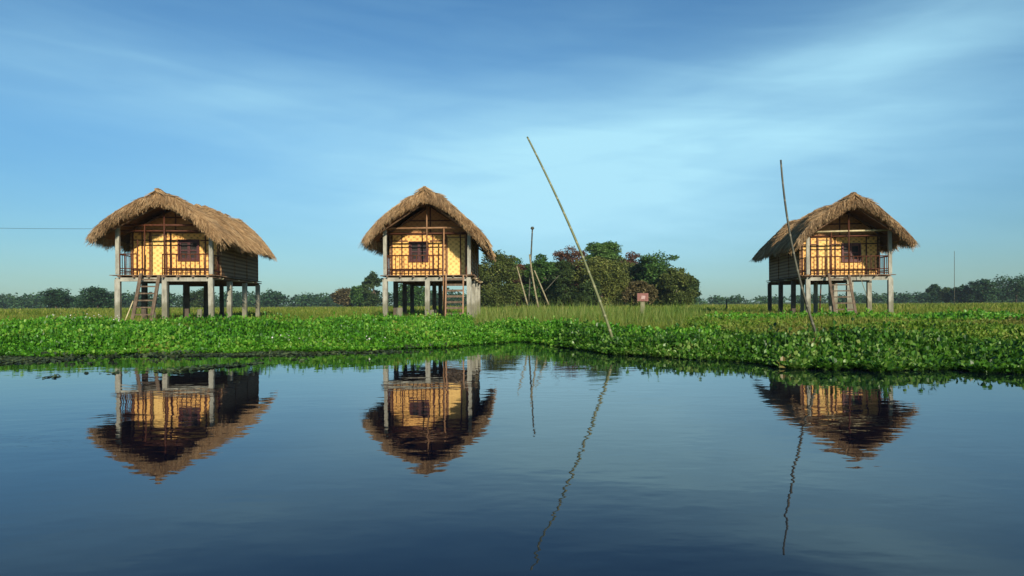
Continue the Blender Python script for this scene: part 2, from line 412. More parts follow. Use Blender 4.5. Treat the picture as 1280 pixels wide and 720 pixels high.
def blades(P, H, Wd, rng, lean=.35):
    n = len(P); yaw = rng.uniform(0, 2 * np.pi, n); side = np.stack([np.cos(yaw), np.sin(yaw), 0 * yaw], 1)
    ly = rng.uniform(0, 2 * np.pi, n); la = np.abs(rng.normal(0, lean, n))
    d = np.stack([np.cos(ly) * la, np.sin(ly) * la, np.ones(n)], 1)
    H = H[:, None]; Wd = Wd[:, None]
    mid = P + d * H * .55; 
    tip = P + d * H * np.array([1.0, 1.0, .95]) + np.stack([np.cos(ly) * la, np.sin(ly) * la, 0 * ly], 1) * H * .5
    V = np.stack([P - side * Wd, P + side * Wd, mid + side * Wd * .8, mid - side * Wd * .8, tip], 1).reshape(-1, 3)
    b = np.arange(n)[:, None] * 5
    # quad + tri written as two quads (degenerate-free: tri as own array)
    return V, (b + np.array([0, 1, 2, 3])), (b + np.array([3, 2, 4]))
def mesh_q_t(name, V, Q, T, mat, parent=None):
    tri = np.concatenate([Q[:, [0, 1, 2]], Q[:, [0, 2, 3]], T], 0)
    return npmesh(name, V, tri, mat, parent)

def scatter(n, y0, y1, pxa=-60, pxb=1340, power=1.0):
    Y = y0 + (y1 - y0) * rng.random(n) ** power
    u = rng.uniform((pxa - 640) / F, (pxb - 640) / F, n)
    return u * Y, Y
def clumpf(x, y, k=1.3):
    return .5 + .25 * np.sin(x * k + 1.3 * np.sin(y * k * .9)) + .25 * np.sin(y * k * 1.4 + 1.7 * np.cos(x * k * .7))

# hyacinth, main bed (left) and mid part
def bed(name, n, s0, s1, pxa, pxb, h, L, mat, label, cat, tilt=(.2, 1.25), yp=1.0, keep=None):
    nc = n // 8
    u = rng.uniform((pxa - 640) / F, (pxb - 640) / F, nc)
    s = s0 + (s1 - s0) * rng.random(nc) ** yp
    Y = wl_y(u) + s; X = u * Y
    cf = clumpf(X, Y)
    k = rng.random(nc) < np.clip(.35 + 1.1 * cf, 0, 1)
    X, Y, s, cf = X[k], Y[k], s[k], cf[k]; nc = len(X)
    edge = np.clip((s - s0) / .8, .25, 1)
    ph = h * (.25 + .75 * rng.random(nc)) * (.45 + .8 * cf) * edge * (1 + .45 * (rng.random(nc) > .93)); psz = L * (.6 + .75 * rng.random(nc))
    rep8 = lambda a: np.repeat(a, 8)
    m = nc * 8; yaw = rep8(rng.uniform(0, 6.28, nc)) + np.tile(np.arange(8) * 2.4, nc) + rng.normal(0, .25, m)
    ring = np.tile(np.array([.15, .3, .5, .6, .8, .9, 1.0, 1.0]), nc)
    rad = rep8(psz) * 1.15 * ring * (.7 + .6 * rng.random(m))
    X8 = rep8(X) + np.cos(yaw) * rad; Y8 = rep8(Y) + np.sin(yaw) * rad
    z = np.maximum(gz(X8, Y8), 0) + rep8(ph) * (1.05 - .55 * ring + .25 * (rng.random(m) - .5)) 
    sz = rep8(psz) * (.75 + .5 * rng.random(m))
    tl = (1.35 - 1.05 * ring + rng.normal(0, .22, m))
    V, Fc = round_leaves(np.stack([X8, Y8, z], 1), sz, sz * .95, rng, (tl, tl + .01), yaw)
    # leaf stalks
    nS = m; P0 = np.stack([rep8(X), rep8(Y), np.maximum(gz(X8, Y8), 0) - .02], 1); P1 = np.stack([X8, Y8, z], 1)
    sd_ = np.stack([-np.sin(yaw), np.cos(yaw), 0 * yaw], 1) * .006
    VS = np.stack([P0 - sd_, P0 + sd_, P1 + sd_, P1 - sd_], 1).reshape(-1, 3)
    Fc = np.concatenate([Fc, len(V) + np.arange(nS)[:, None] * 4 + np.array([0, 1, 2, 3])], 0); V = np.concatenate([V, VS], 0)
    o = npmesh(name, V, Fc, mat); tag(o, label, cat, kind='stuff'); return o
bed('water_hyacinth', 165000, -.7, 6.5, -440, 590, .32, .070, M['hyacinth'],
    'bright green broad-leaved floating plants along the bank below the left and middle huts', 'water plants', yp=1.15)
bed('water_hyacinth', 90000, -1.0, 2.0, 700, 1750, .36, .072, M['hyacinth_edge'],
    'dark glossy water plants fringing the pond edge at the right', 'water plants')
bed('water_hyacinth', 30000, -.6, 3.0, 560, 900, .30, .072, M['hyacinth'],
    'fresh green leafy plants rising on the bank behind the long leaning pole', 'water plants')
bed('marsh_herbs', 95000, 1.8, 11.0, 860, 1750, .15, .070, M['lowplant'],
    'low yellow-green herbs between the dark pond edge and the right hut', 'plants')
bed('leafy_weeds', 26000, 9.5, 14.5, 880, 1500, .24, .10, M['hyacinth'],
    'strip of deep green leafy weeds just in front of the right hut', 'plants')
# floating debris on water (left part)
n = 46000
u = rng.uniform((-440 - 640) / F, (560 - 640) / F, n); s = -rng.random(n) * np.interp(u * F + 640, [200, 480], [5.2, 2.2])
Y = wl_y(u) + s; X = u * Y; k = (clumpf(X, Y, .9) + .25 * rng.random(n)) > .50 + .08 * -s + .25 * rng.random(n)
X, Y = X[k], Y[k]; m = len(X)
V, Fc = round_leaves(np.stack([X, Y, np.full(m, .006)], 1), .05 + .06 * rng.random(m), .04 + .05 * rng.random(m), rng, (-.02, .12))
tag(npmesh('floating_weeds', V, Fc, M['scum']), 'thin scatter of small floating leaves on the water off the left bank', 'water plants', kind='stuff')
# sprigs in water near the left bank
n = 900
u = rng.uniform((40 - 640) / F, (560 - 640) / F, n); Y = wl_y(u) - .3 - 1.8 * rng.random(n); X = u * Y
k = clumpf(X, Y, 2.1) > .66; X, Y = X[k], Y[k]; m = len(X)
V, Fc = round_leaves(np.stack([X, Y, np.full(m, .02) + .05 * rng.random(m)], 1), np.full(m, .08), np.full(m, .07), rng, (.2, 1.3))
tag(npmesh('floating_sprigs', V, Fc, M['scum']), 'little leafy sprigs poking out of the shallow water at left', 'water plants', kind='stuff')

# grass field near
def grass(name, n, y0, y1, pxa, pxb, h, w, mat, label, power=1.0, keep=None, lean=.35, hk=None):
    X, Y = scatter(n, y0, y1, pxa, pxb, power)
    s = Y - wl_y(X / Y)
    k = s > .4
    if keep is not None: k &= keep(X / Y * F + 640, s, Y, clumpf(X, Y, .8))
    X, Y = X[k], Y[k]; m = len(X)
    H = h * (.35 + 1.0 * rng.random(m) ** 1.3) * (.35 + 1.1 * clumpf(X, Y, .7)); Wd = w * (.6 + .8 * rng.random(m)) * np.clip(Y / 30, .7, 3)
    if hk is not None: H = H * hk(X / Y * F + 640, Y)
    V, Q, T = blades(np.stack([X, Y, gz(X, Y) - .02], 1), H, Wd, rng, lean)
    o = mesh_q_t(name, V, Q, T, mat); tag(o, label, 'grass', kind='stuff'); return o
grass('grass', 170000, 20, 48, -460, 1750, .24, .010, M['grass'], 'olive green meadow grass around the huts', 1.2,
      keep=lambda p, s, Y, c: s > 2.2)
grass('grass', 140000, 48, 160, -460, 1750, .34, .017, M['grass'], 'far meadow grass running back to the trees', 1.7)
grass('tall_grass', 16000, 22, 44, 330, 1010, .62, .007, M['reed'], 'taller pale reedy grass standing between the middle and right huts', 1.0,
      keep=lambda p, s, Y, c: ((p > 590) & (p < 900) | (c > .75) ) & (s > 2.2), lean=.24, hk=lambda p, Y: np.where((p > 590) & (p < 880), 1.0, .6))
# pale blossoms / litter left
n = 60
X, Y = scatter(n, 21, 27, 55, 150); V, Fc = round_leaves(np.stack([X, Y, gz(X, Y) + .25 + .12 * rng.random(n)], 1), np.full(n, .045), np.full(n, .045), rng, (.2, 1.2))
k = rng.random(n) > .4
tag(npmesh('pale_blossoms', V, Fc, M['flower']), 'small whitish blossoms in the grass left of the left hut', 'flowers', kind='stuff')
n = 120
u = rng.uniform((330 - 640) / F, (500 - 640) / F, n); Y = wl_y(u) + .1 + .7 * rng.random(n); X = u * Y
V, Fc = round_leaves(np.stack([X, Y, np.maximum(gz(X, Y), 0) + .12 + .1 * rng.random(n)], 1), np.full(n, .05), np.full(n, .05), rng, (.2, 1.2))
tag(npmesh('pale_petals', V, Fc, M['flower']), 'pale petals on the water plants in front of the middle hut', 'flowers', kind='stuff')

# ------------------------------------------------------------------ trees
def crown_mesh(name, lobes, nleaf, lsize, mat, parent, seed, up=.0):
    r = np.random.default_rng(seed)
    w = np.array([l[3] * l[4] * l[5] for l in lobes]) ** .67; w /= w.sum()
    idx = r.choice(len(lobes), nleaf, p=w)
    C = np.array([l[:3] for l in lobes])[idx]; S = np.array([l[3:6] for l in lobes])[idx]
    d = r.normal(size=(nleaf, 3)); d /= np.linalg.norm(d, axis=1)[:, None]
    # bumpy lobes: sub-clumps
    rad = (.55 + .45 * r.random(nleaf) ** .5)
    bump = 1 + .16 * np.sin(d[:, 0] * 7 + idx) * np.sin(d[:, 2] * 8 + idx * 2) + .12 * np.sin(d[:, 1] * 9 + idx) 
    far_ = r.random(nleaf) > .90; rad = np.where(far_, rad * r.uniform(1.0, 1.28, nleaf), rad)
    sub = .86 + .28 * np.sin(d[:, 0] * 15 + idx * 3) * np.sin(d[:, 1] * 13 + idx) * np.sin(d[:, 2] * 14)
    P = C + d * S * (rad * bump * sub)[:, None]
    L = lsize * (.5 + r.random(nleaf))
    V, Fc = round_leaves(P, L, L * .8, r, (-.9, .9))
    return npmesh(name, V, Fc, mat, parent)
def tree(name, px, Y, wpx, ytop, mat, label, seed, group=None, ybase=378, nleaf=5000, leaf=.22, trunk=.35, style='round', cat='tree', lobn=16):
    r = random.Random(seed)
    base = Vector((Xof(px, Y), Y, float(gz(Xof(px, Y), Y)) - .1)); top = W(px, ytop, Y).z
    H = top - base.z; hw = wpx / F * Y * (1.18 if style == 'round' else 1.05)
    t = empty(name, base, r.uniform(0, 6)); tag(t, label, cat, group)
    lobes = []
    if style == 'round':
        for i in range(lobn):
            a = r.uniform(0, 6.283); q = r.random() ** .6
            zc = H * r.uniform(.10, .82); env = math.sqrt(max(.05, 1 - ((zc / H - .38) / .62) ** 2))
            lr = hw * r.uniform(.24, .42)
            lobes.append((math.cos(a) * q * (hw - lr) * env, math.sin(a) * q * (hw - lr) * env, zc, lr, lr, lr * r.uniform(.6, .85)))
        lobes.append((0, 0, H - hw * .30, hw * .34, hw * .34, hw * .28))
        for i in range(9):
            a = r.uniform(0, 6.283); zc = H * r.uniform(.45, .93); q = hw * math.sqrt(max(.05, 1 - ((zc / H - .38) / .66) ** 2)) * r.uniform(.62, .86); lr = hw * r.uniform(.12, .22)
            lobes.append((math.cos(a) * q, math.sin(a) * q, zc, lr * 1.3, lr * 1.3, lr * .7))
    elif style == 'flat':          # umbrella layers
        for i in range(lobn):
            a = r.uniform(0, 6.283); q = r.random() ** .5
            lr = hw * r.uniform(.25, .45)
            lobes.append((math.cos(a) * q * (hw - lr), math.sin(a) * q * (hw - lr), H * r.uniform(.72, .96), lr, lr, lr * r.uniform(.3, .5)))
        for i in range(5):
            a = r.uniform(0, 6.283); lobes.append((math.cos(a) * hw * .4, math.sin(a) * hw * .4, H * r.uniform(.5, .75), hw * .4, hw * .4, hw * .3))
    mb = MB(); th = H * .55; lean = r.uniform(-.06, .06) * H
    mb.tube([(0, 0, 0), (lean * .3, 0, th * .4), (lean * .7, 0, th * .75), (lean, 0, th * 1.25)], [trunk, trunk * .75, trunk * .55, trunk * .25], 7)
    for i in range(6):
        l = lobes[r.randrange(len(lobes))]; z0 = th * r.uniform(.4, .9)
        mb.tube([(lean * .5, 0, z0), (l[0] * .5, l[1] * .5, (z0 + l[2]) / 2 + .1 * H), (l[0], l[1], l[2])], [trunk * .4, trunk * .25, trunk * .1], 5)
    mb.build('trunk', M['bark'], t)
    crown_mesh('crown', lobes, nleaf, leaf, mat, t, seed)
    return t
GR = 'trees of the grove behind the middle hut'
# px, Y, half width px, top y, mat, label, style
grove = [
 (622, 104, 32, 312, 'olive', 'large olive tree at the left end of the grove, beside the middle hut', 'round'),
 (600, 118, 16, 330, 'brown', 'small brownish tree half hidden behind the right eave of the middle hut', 'round'),
 (650, 112, 14, 330, 'red', 'low reddish-brown tree just behind the three thin bamboo poles', 'round'),
 (676, 108, 22, 316, 'green', 'mid green tree directly behind the cluster of thin poles', 'round'),
 (713, 116, 26, 306, 'red', 'tree with a rusty red crown left of the tall flat-topped tree', 'round'),
 (694, 113, 20, 326, 'olive', 'olive tree filling the gap right of the thin poles', 'round'),
 (645, 120, 22, 320, 'green', 'green tree at the back, above the reddish-brown tree by the thin poles', 'round'),
 (776, 114, 24, 320, 'olive', 'olive green tree just right of the flat layered tree', 'round'),
 (806, 112, 20, 324, 'dark', 'deep green tree between the maroon tinted tree and the big rounded one', 'round'),
 (706, 102, 22, 324, 'dark', 'very dark green tree below the rusty red crown', 'round'),
 (754, 124, 24, 303, 'light', 'tallest tree of the grove, with a flat layered light green top', 'flat'),
 (752, 100, 34, 319, 'yellow', 'wide yellow-olive tree at the middle of the grove', 'round'),
 (790, 118, 20, 314, 'red', 'maroon tinted tree between the yellow-olive and the big green tree', 'round'),
 (824, 108, 28, 314, 'green', 'big rounded green tree in the right half of the grove', 'round'),
 (846, 103, 22, 334, 'olive', 'low brown-olive tree at the right side of the grove', 'round'),
 (862, 112, 13, 344, 'dark', 'small dark green bush tree closing the right end of the grove', 'round'),
 (735, 96, 18, 352, 'dark', 'short dark shrub tree at the foot of the grove beside the long leaning pole', 'round'),
 (800, 97, 20, 350, 'brown', 'short brownish shrub tree directly behind the red board', 'round'),
]
for i, (px, Y, w, yt, m, lab, st) in enumerate(grove):
    tree('broadleaf_tree', px, Y, w, yt, M['t_' + m], lab, 100 + i, GR, nleaf=int(7000 + w * 420), style=st, lobn=26 + w // 2, leaf=.26)
far = [
 (70, 210, 22, 361, 'far', 'dark bushy tree at the far left edge of the meadow'),
 (122, 200, 24, 360, 'far', 'broad dark tree in the distance just left of the left hut'),
 (250, 230, 20, 362, 'dark', 'distant tree glimpsed under the deck of the left hut'),
 (430, 220, 16, 361, 'brown', 'small brownish tree in the distance between the left and middle huts'),
 (467, 190, 13, 340, 'dark', 'dark upright tree peeking out at the left side of the middle hut'),
 (452, 210, 14, 356, 'green', 'low green tree left of the middle hut stilts'),
 (515, 200, 20, 354, 'green', 'distant green tree glimpsed between the stilts of the middle hut'),
 (1168, 260, 9, 355, 'far', 'small round tree sticking out of the far woods at the right'),
 (1183, 240, 9, 359, 'dark', 'low dark tree beside the faint thin pole at the right'),
 (1226, 230, 20, 349, 'far', 'taller dark tree mass at the right end of the far woods'),
 (1205, 235, 14, 355, 'far', 'medium dark tree just left of the tall right-hand tree mass'),
 (1270, 230, 30, 345, 'far', 'broad dark tree at the extreme right of the view'),
]
for i, (px, Y, w, yt, m, lab) in enumerate(far):
    tree('distant_tree', px, Y, w, yt, M['t_' + m], lab, 300 + i, 'scattered trees at the far side of the meadow', nleaf=5000, leaf=.5, lobn=18)
# the far wood, one mass
r = np.random.default_rng(5)
pts = []
def topline(px):
    return np.interp(px, [-80, 40, 160, 330, 400, 470, 600, 880, 930, 1000, 1120, 1200, 1240, 1360], [362, 366, 365, 362, 365, 361, 362, 369, 368, 367, 364, 363, 358, 356])
lobes = []
for i in range(800):
    px = r.uniform(-700, 1980); Y = r.uniform(300, 420)
    ht = (W(px, float(topline(px)), Y).z - G) * r.uniform(.6, 1.04)
    rr = ht * r.uniform(.45, .6)
    lobes.append((Xof(px, Y), Y, G + ht - rr * .8, rr * 1.25, rr, rr * .8)); 
    lobes.append((Xof(px, Y) + r.uniform(-3, 3), Y, G + rr * .5, rr * 1.3, rr, rr * .9))
o = crown_mesh('distant_woods', lobes, 200000, 1.1, M['t_far'], None, 9)
tag(o, 'low blue-green line of far woods along the horizon', 'woods', kind='stuff')

# ------------------------------------------------------------------ stilt houses
HW, HL, DK = 1.72, 7.9, 1.83       # half width, depth, deck height
WY = 1.25                          # front wall set back from the posts
BEAM = 3.66
RIDGE, EAVEX, EAVEZ = 5.32, 2.30, 3.56
OY0, OY1 = -.9, HL + .75
def roof_surface(side, t, y, cfg):
    """t 0 ridge .. 1 eave; outer surface point"""
    hump = cfg['hump'] * np.exp(-((y - OY0) / 1.5) ** 2) * (1 - t)
    ridge = RIDGE + cfg['dz'] + cfg['rise'] * (y - OY0) / (OY1 - OY0)
    x = side * cfg.get('ex', EAVEX) * t
    z = ridge + hump - (ridge - EAVEZ) * (.62 * t + .38 * t * t) - .17 * np.exp(-(t / .15) ** 2) - .12 * t ** 5 + .05 * np.sin(y * 1.1 + side * 2 + t * 5) + .04 * np.sin(y * 2.1 + side) * t
    return x, y, z
def make_roof(parent, cfg, seed):
    r = np.random.default_rng(seed)
    # solid thatch body
    nt, nyy = 9, 24; TH = .24
    mb = MB(); prof = [(-1, 1 - i / nt) for i in range(nt)] + [(0, 0)] + [(1, (i + 1) / nt) for i in range(nt)]
    yl = np.linspace(OY0 + .05, OY1 - .05, nyy)
    outer = []; inner = []
    for y in yl:
        for sg, t in prof:
            x, _, z = roof_surface(sg, t, y, cfg); outer.append((float(x), float(y), float(z) - .03))
            inner.append((float(x) * .98, float(y), float(z) - .03 - TH * (1.15 - .25 * t)))
    k = len(prof); vs = outer + inner; no = len(outer); fs = []
    for j in range(nyy - 1):
        for i in range(k - 1):
            a = j * k + i; fs.append((a, a + 1, a + k + 1, a + k)); fs.append((no + a, no + a + k, no + a + k + 1, no + a + 1))
        a = j * k; fs.append((a, a + k, no + a + k, no + a)); b = j * k + k - 1; fs.append((b, no + b, no + b + k, b + k))
    for j in (0, nyy - 1):
        for i in range(k - 1):
            a = j * k + i; fs.append((a, no + a, no + a + 1, a + 1) if j == 0 else (a, a + 1, no + a + 1, no + a))
    mb.add(vs, fs, True)
    roof = mb.build('roof', M['thatch'], parent)
    cm = MB(); cv = []; cf = []
    for j, y in enumerate(yl[1:-1]):
        for sg, t in prof:
            x, _, z = roof_surface(sg, t * .97, y, cfg); cv.append((float(x) * .97, float(y), float(z) - .045 - TH * (1.15 - .25 * t)))
    for j in range(nyy - 3):
        for i in range(k - 1):
            a = j * k + i; cf.append((a, a + k, a + k + 1, a + 1))
    cm.add(cv, cf, True); cm.build('roof_lining', M['innerwood'], roof)
    # straw blades
    P = []; D = []; L = []; Wd = []
    def addb(p, d, l, w):
        P.append(p); D.append(d); L.append(l); Wd.append(w)
    for sg in (-1, 1):
        n = 17000
        t = r.random(n) ** .9; y = r.uniform(OY0, OY1, n)
        x, _, z = roof_surface(sg, t, y, cfg)
        t2 = np.minimum(t + .05, 1.05); x2, _, z2 = roof_surface(sg, t2, y, cfg)
        d = np.stack([x2 - x, r.normal(0, .012, n), z2 - z], 1); d /= np.linalg.norm(d, axis=1)[:, None]
        d += np.stack([sg * r.normal(0, .03, n), r.normal(0, .11, n), .04 + np.abs(r.normal(0, .06, n))], 1)
        addb(np.stack([x, y, z - .03], 1), d, .30 + .32 * r.random(n), .009 + .011 * r.random(n))
        # eave fringe
        n = 6500; t = r.uniform(.93, 1.0, n); y = r.uniform(OY0, OY1, n); x, _, z = roof_surface(sg, t, y, cfg)
        ragged = .75 + .35 * np.sin(y * 5 + sg) * np.sin(y * 2.3)
        d = np.stack([sg * r.normal(.28, .16, n), r.normal(0, .16, n), -r.uniform(.55, 1.0, n)], 1)
        addb(np.stack([x, y, z - .20 * r.random(n)], 1), d, (.26 + .22 * r.random(n)) * ragged, .009 + .009 * r.random(n))
        # verge fringes front and back (hang over the gable)
        for ye, sy, n in ((OY0, -1, 11000), (OY1, 1, 4000)):
            t = r.random(n); y = ye - sy * .12 * r.random(n); x, _, z = roof_surface(sg, t, y, cfg)
            clump = .6 + .75 * np.abs(np.sin(t * 15 + sg * 1.3 + np.sin(t * 41)))
            dep = .20 * r.random(n)
            d = np.stack([sg * (.24 + r.normal(0, .18, n)), sy * r.normal(.24, .16, n), -r.uniform(.55, 1.0, n)], 1)
            addb(np.stack([x, y, z - dep], 1), d, (.10 + .20 * r.random(n)) * clump, .008 + .010 * r.random(n))
    # ridge tufts
    n = 4200; y = r.uniform(OY0 - .05, OY1, n); sg = r.choice([-1, 1], n); x, _, z = roof_surface(1, 0 * y, y, cfg)
    d = np.stack([sg * r.uniform(.6, 1, n), r.normal(0, .25, n), -r.uniform(.25, .8, n)], 1)
    addb(np.stack([-sg * .06 * r.random(n), y, z + .05 + .10 * r.random(n) * (.6 + .8 * np.sin(y * 2.7) ** 2)], 1), d, .2 + .34 * r.random(n), .012 + .014 * r.random(n))
    P = np.concatenate(P); D = np.concatenate(D); L = np.concatenate(L)[:, None]; Wd = np.concatenate(Wd)[:, None]
    n = len(P); D /= np.linalg.norm(D, axis=1)[:, None]
    rv = r.normal(size=(n, 3)); S = np.cross(D, rv); S /= np.linalg.norm(S, axis=1)[:, None]
    tip = P + D * L + np.array([0, 0, -1]) * L * .12
    V = np.stack([P - S * Wd, P + S * Wd, tip + S * Wd * .3, tip - S * Wd * .3], 1).reshape(-1, 3)
    npmesh('thatch_straw', V, np.arange(n)[:, None] * 4 + np.array([0, 1, 2, 3]), M['thatch'], roof)
    # rafters under the roof
    for y in np.linspace(OY0 + .35, OY1 - .4, 8):
        for sg in (-1, 1):
            a = roof_surface(sg, .02, y, cfg); b = roof_surface(sg, .97, y, cfg)
            m_ = MB(); m_.tube([(a[0], a[1], a[2] - .38), (b[0], b[1], b[2] - .27)], .035, 6); m_.build('rafter', M['innerwood'], roof)
    m_ = MB(); m_.tube([(0, OY0 + .2, RIDGE + cfg['dz'] - .42), (0, OY1 - .2, RIDGE + cfg['dz'] + cfg['rise'] - .42)], .05, 7); m_.build('ridge_pole', M['innerwood'], roof)
    return roof

def wall_top(x, y, cfg):
    t = abs(x) / cfg.get('ex', EAVEX); rz_ = RIDGE + cfg['dz'] + cfg['rise'] * (y - OY0) / (OY1 - OY0)
    return rz_ - (rz_ - EAVEZ) * (.62 * t + .38 * t * t) - .46
def make_house(loc, rz, flip, cfg, label, seed):
    """flip=-1 mirrors the facade"""
    rr = random.Random(seed)
    h = empty('stilt_house', loc, rz); tag(h, label, 'house', 'thatched huts on stilts along the bank')
    fx = flip
    # stilts
    for j in range(4):
        y = j * HL / 3
        for i, x in enumerate((-HW, 0, HW)):
            w = .19 if not (j and i == 1) else .17
            m_ = MB(); tl = rr.uniform(-.012, .012)
            rot = Matrix.Rotation(tl, 3, 'Y')
            hgt = DK - .16 + .5
            m_.box((x, y, hgt / 2 - .5), (w, w, hgt), rot, .006, rr)
            m_.build('stilt', M['darkwood_shadestilt'] if j and i <= cfg['dark'] else M['concrete'], h)  # shade under the hut painted into the colour of these rear stilts
    for x in (-HW, HW):
        m_ = MB(); m_.box((x, 0, (DK + BEAM) / 2 + .09), (.14, .14, BEAM - DK + .10), None, .004, rr); m_.build('porch_post', M['concrete'], h)
    for y in (0, HL / 3, 2 * HL / 3, HL):
        m_ = MB(); m_.box((0, y + (.0 if y == 0 else 0), DK - .155), (2 * HW + .12, .15, .15), None, .003, rr)
        m_.build('cross_beam', M['concrete'] if y == 0 else M['innerwood'], h)
    # joists run front to back with ends sticking out
    for i in range(7):
        x = -HW + .1 + i * (2 * HW - .2) / 6
        m_ = MB(); m_.tube([(x, -.22 - rr.uniform(0, .12), DK - .045), (x, HL + .2, DK - .045)], .034, 7); m_.build('joist', M['deckwood'], h)
    # deck of split bamboo with uneven ends
    m_ = MB(); y = -.16
    while y < WY + .1:
        a = -HW - .14 - rr.uniform(0, .1); b = HW + .14 + rr.uniform(0, .1)
        m_.box(((a + b) / 2, y, DK + rr.uniform(-.004, .006)), (b - a, .066, .026)); y += .074
    m_.box((0, (WY + HL) / 2 + .1, DK - .002), (2 * HW + .34, HL - WY + .1, .03))
    m_.build('deck', M['deckwood'], h)
    # cross poles poking out along both sides, under the deck edge
    for i in range(13):
        y = .35 + i * (HL - .5) / 12
        e = rr.uniform(.12, .32)
        m_ = MB(); m_.tube([(-HW - e, y, DK - .10), (HW + rr.uniform(.12, .32), y, DK - .10)], .027, 6); m_.build('floor_pole', M['pale'] if i % 4 == 1 else M['deckwood'], h)
    # ---- walls
    WT = .05
    def wall(name, outline, y, mat, thick=WT):
        m_ = MB(); k = len(outline)
        vs = [(x, y, z) for x, z in outline] + [(x, y + thick, z) for x, z in outline]
        fs = [tuple(range(k)), tuple(range(2 * k - 1, k - 1, -1))] + [(i, i + k, (i + 1) % k + k, (i + 1) % k) for i in range(k)]
        m_.add(vs, fs); return m_.build(name, mat, h)
    wx = .50 * fx; ww, wz0, wz1 = .84, 2.46, 3.34           # window
    dx, dw = (-.68, .56) if fx > 0 else (1.10, .82)         # door
    dz = DK + 1.72
    Lx, Rx = -HW + .05, HW - .05
    # panels around the window and door openings (front wall = one mesh)
    m_ = MB()
    def pan(x0, x1, z0, z1):
        if x1 - x0 > .001: m_.box(((x0 + x1) / 2, WY + WT / 2, (z0 + z1) / 2), (x1 - x0, WT, z1 - z0))
    z0, z1 = DK + .015, BEAM - .02
    ops = sorted([(wx - ww / 2, wx + ww / 2, wz0, wz1), (dx - dw / 2, dx + dw / 2, z0, dz)])
    cur = Lx
    for (a, b, c, d) in ops:
        pan(cur, a, z0, z1)
        if c > z0: pan(a, b, z0, c)
        pan(a, b, d, z1); cur = b
    pan(cur, Rx, z0, z1)
    fw = m_.build('front_wall', M['weave'], h)
    # gable panel
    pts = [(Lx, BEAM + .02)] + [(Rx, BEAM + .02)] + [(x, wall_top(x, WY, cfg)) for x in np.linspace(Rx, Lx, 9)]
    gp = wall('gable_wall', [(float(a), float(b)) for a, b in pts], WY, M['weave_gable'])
    ptsb = [(Lx, DK), (Rx, DK)] + [(x, wall_top(x, HL, cfg)) for x in np.linspace(Rx, Lx, 9)]
    wall('back_wall', [(float(a), float(b)) for a, b in ptsb], HL - .02, M['side'])
    for sx in (-1, 1):
        m_ = MB(); zt = wall_top(HW, 4, cfg) + .02
        m_.box((sx * (HW - .02), (WY + HL) / 2, (DK + zt) / 2), (.05, HL - WY - .01, zt - DK - .02)); 
        sw = m_.build('side_wall', M['side'], h)
        for k in range(4):
            yy = WY + .06 + k * (HL - WY - .12) / 3
            m_ = MB(); m_.box((sx * (HW + .022), yy, (DK + zt) / 2), (.035, .07, zt - DK - .03)); m_.build('wall_batten', M['side'], sw)
    # battens on the front wall
    def bat(a, b, w=.045, t=.03, mat='darkwood', par=fw, yoff=0):
        m_ = MB(); a = Vector((a[0], WY - t / 2 - .003 - yoff, a[1])); b = Vector((b[0], WY - t / 2 - .003 - yoff, b[1]))
        m_.plank(a, b, w, t, up=(0, -1, 0)); m_.build('wall_batten', M[mat], par)
    for z in (2.10, 3.30 if fx > 0 else 3.36):
        segs = []
        cur = Lx
        for (a, b, c, d) in ops:
            if c - .1 < z < d + .06: segs.append((cur, a - .05)); cur = b + .05
        segs.append((cur, Rx))
        for a, b in segs:
            if b - a > .05: bat((a, z), (b, z), .05, .026)
    bx = sorted([Lx + .03, Rx - .03, -1.28 * fx, dx - dw / 2 - .03, dx + dw / 2 + .03] + ([-.20, 1.15] if fx > 0 else [-1.22, .10, .52]))
    for x in bx:
        segs = [(z0, z1)]
        if abs(x - wx) < ww / 2 + .05: segs = [(z0, wz0 - .06), (wz1 + .06, z1)]
        for a, b in segs: bat((x, a), (x, b), .05, .034)
    bat((Lx, BEAM), (Rx, BEAM), .085, .05)
    bat((0, BEAM + .06), (0, wall_top(0, WY, cfg) - .04), .05, .04, par=gp)
    bat((-.95, 4.22), (.95, 4.22), .05, .03, par=gp)
    # interior floor-to-roof dark room back: closed by walls
    # ---- window
    win = MB()
    fwd = WY - .02
    for (cx_, cz_, a, b) in ((wx, wz0 + .03, ww, .06), (wx, wz1 - .03, ww, .06), (wx - ww / 2 + .03, (wz0 + wz1) / 2, .06, wz1 - wz0 - .121), (wx + ww / 2 - .03, (wz0 + wz1) / 2, .06, wz1 - wz0 - .121)):
        win.box((cx_, fwd, cz_), (a, .09, b))
    wo_ = win.build('window', M['window'], h)
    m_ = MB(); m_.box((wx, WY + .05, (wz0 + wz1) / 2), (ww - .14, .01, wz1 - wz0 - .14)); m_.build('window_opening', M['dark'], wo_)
    for s_ in (-1, 1):
        m_ = MB(); cw = (ww - .13) / 2; c0 = wx + s_ * cw / 2
        wd = .055 if cfg['shut'] else .04
        for (cx_, cz_, a, b) in ((c0, wz0 + .10, cw - .01, .08), (c0, wz1 - .10, cw - .01, .08), (c0, (wz0 + wz1) / 2, cw - .01, .055),
                                 (c0 - cw / 2 + wd / 2, (wz0 + wz1) / 2, wd, wz1 - wz0 - .13), (c0 + cw / 2 - wd / 2, (wz0 + wz1) / 2, wd, wz1 - wz0 - .13)):
            m_.box((cx_, WY + .015 + .004 * (b < .12), cz_), (a, .03, b))
        m_.build('shutter', M['shutter'] if cfg['shut'] else M['window'], wo_)
    # ---- door
    m_ = MB(); m_.box((dx, WY + .02, (DK + .03 + dz) / 2), (dw - .02, .035, dz - DK - .05)); do = m_.build('door', M['weave_door'], h)
    m_ = MB()
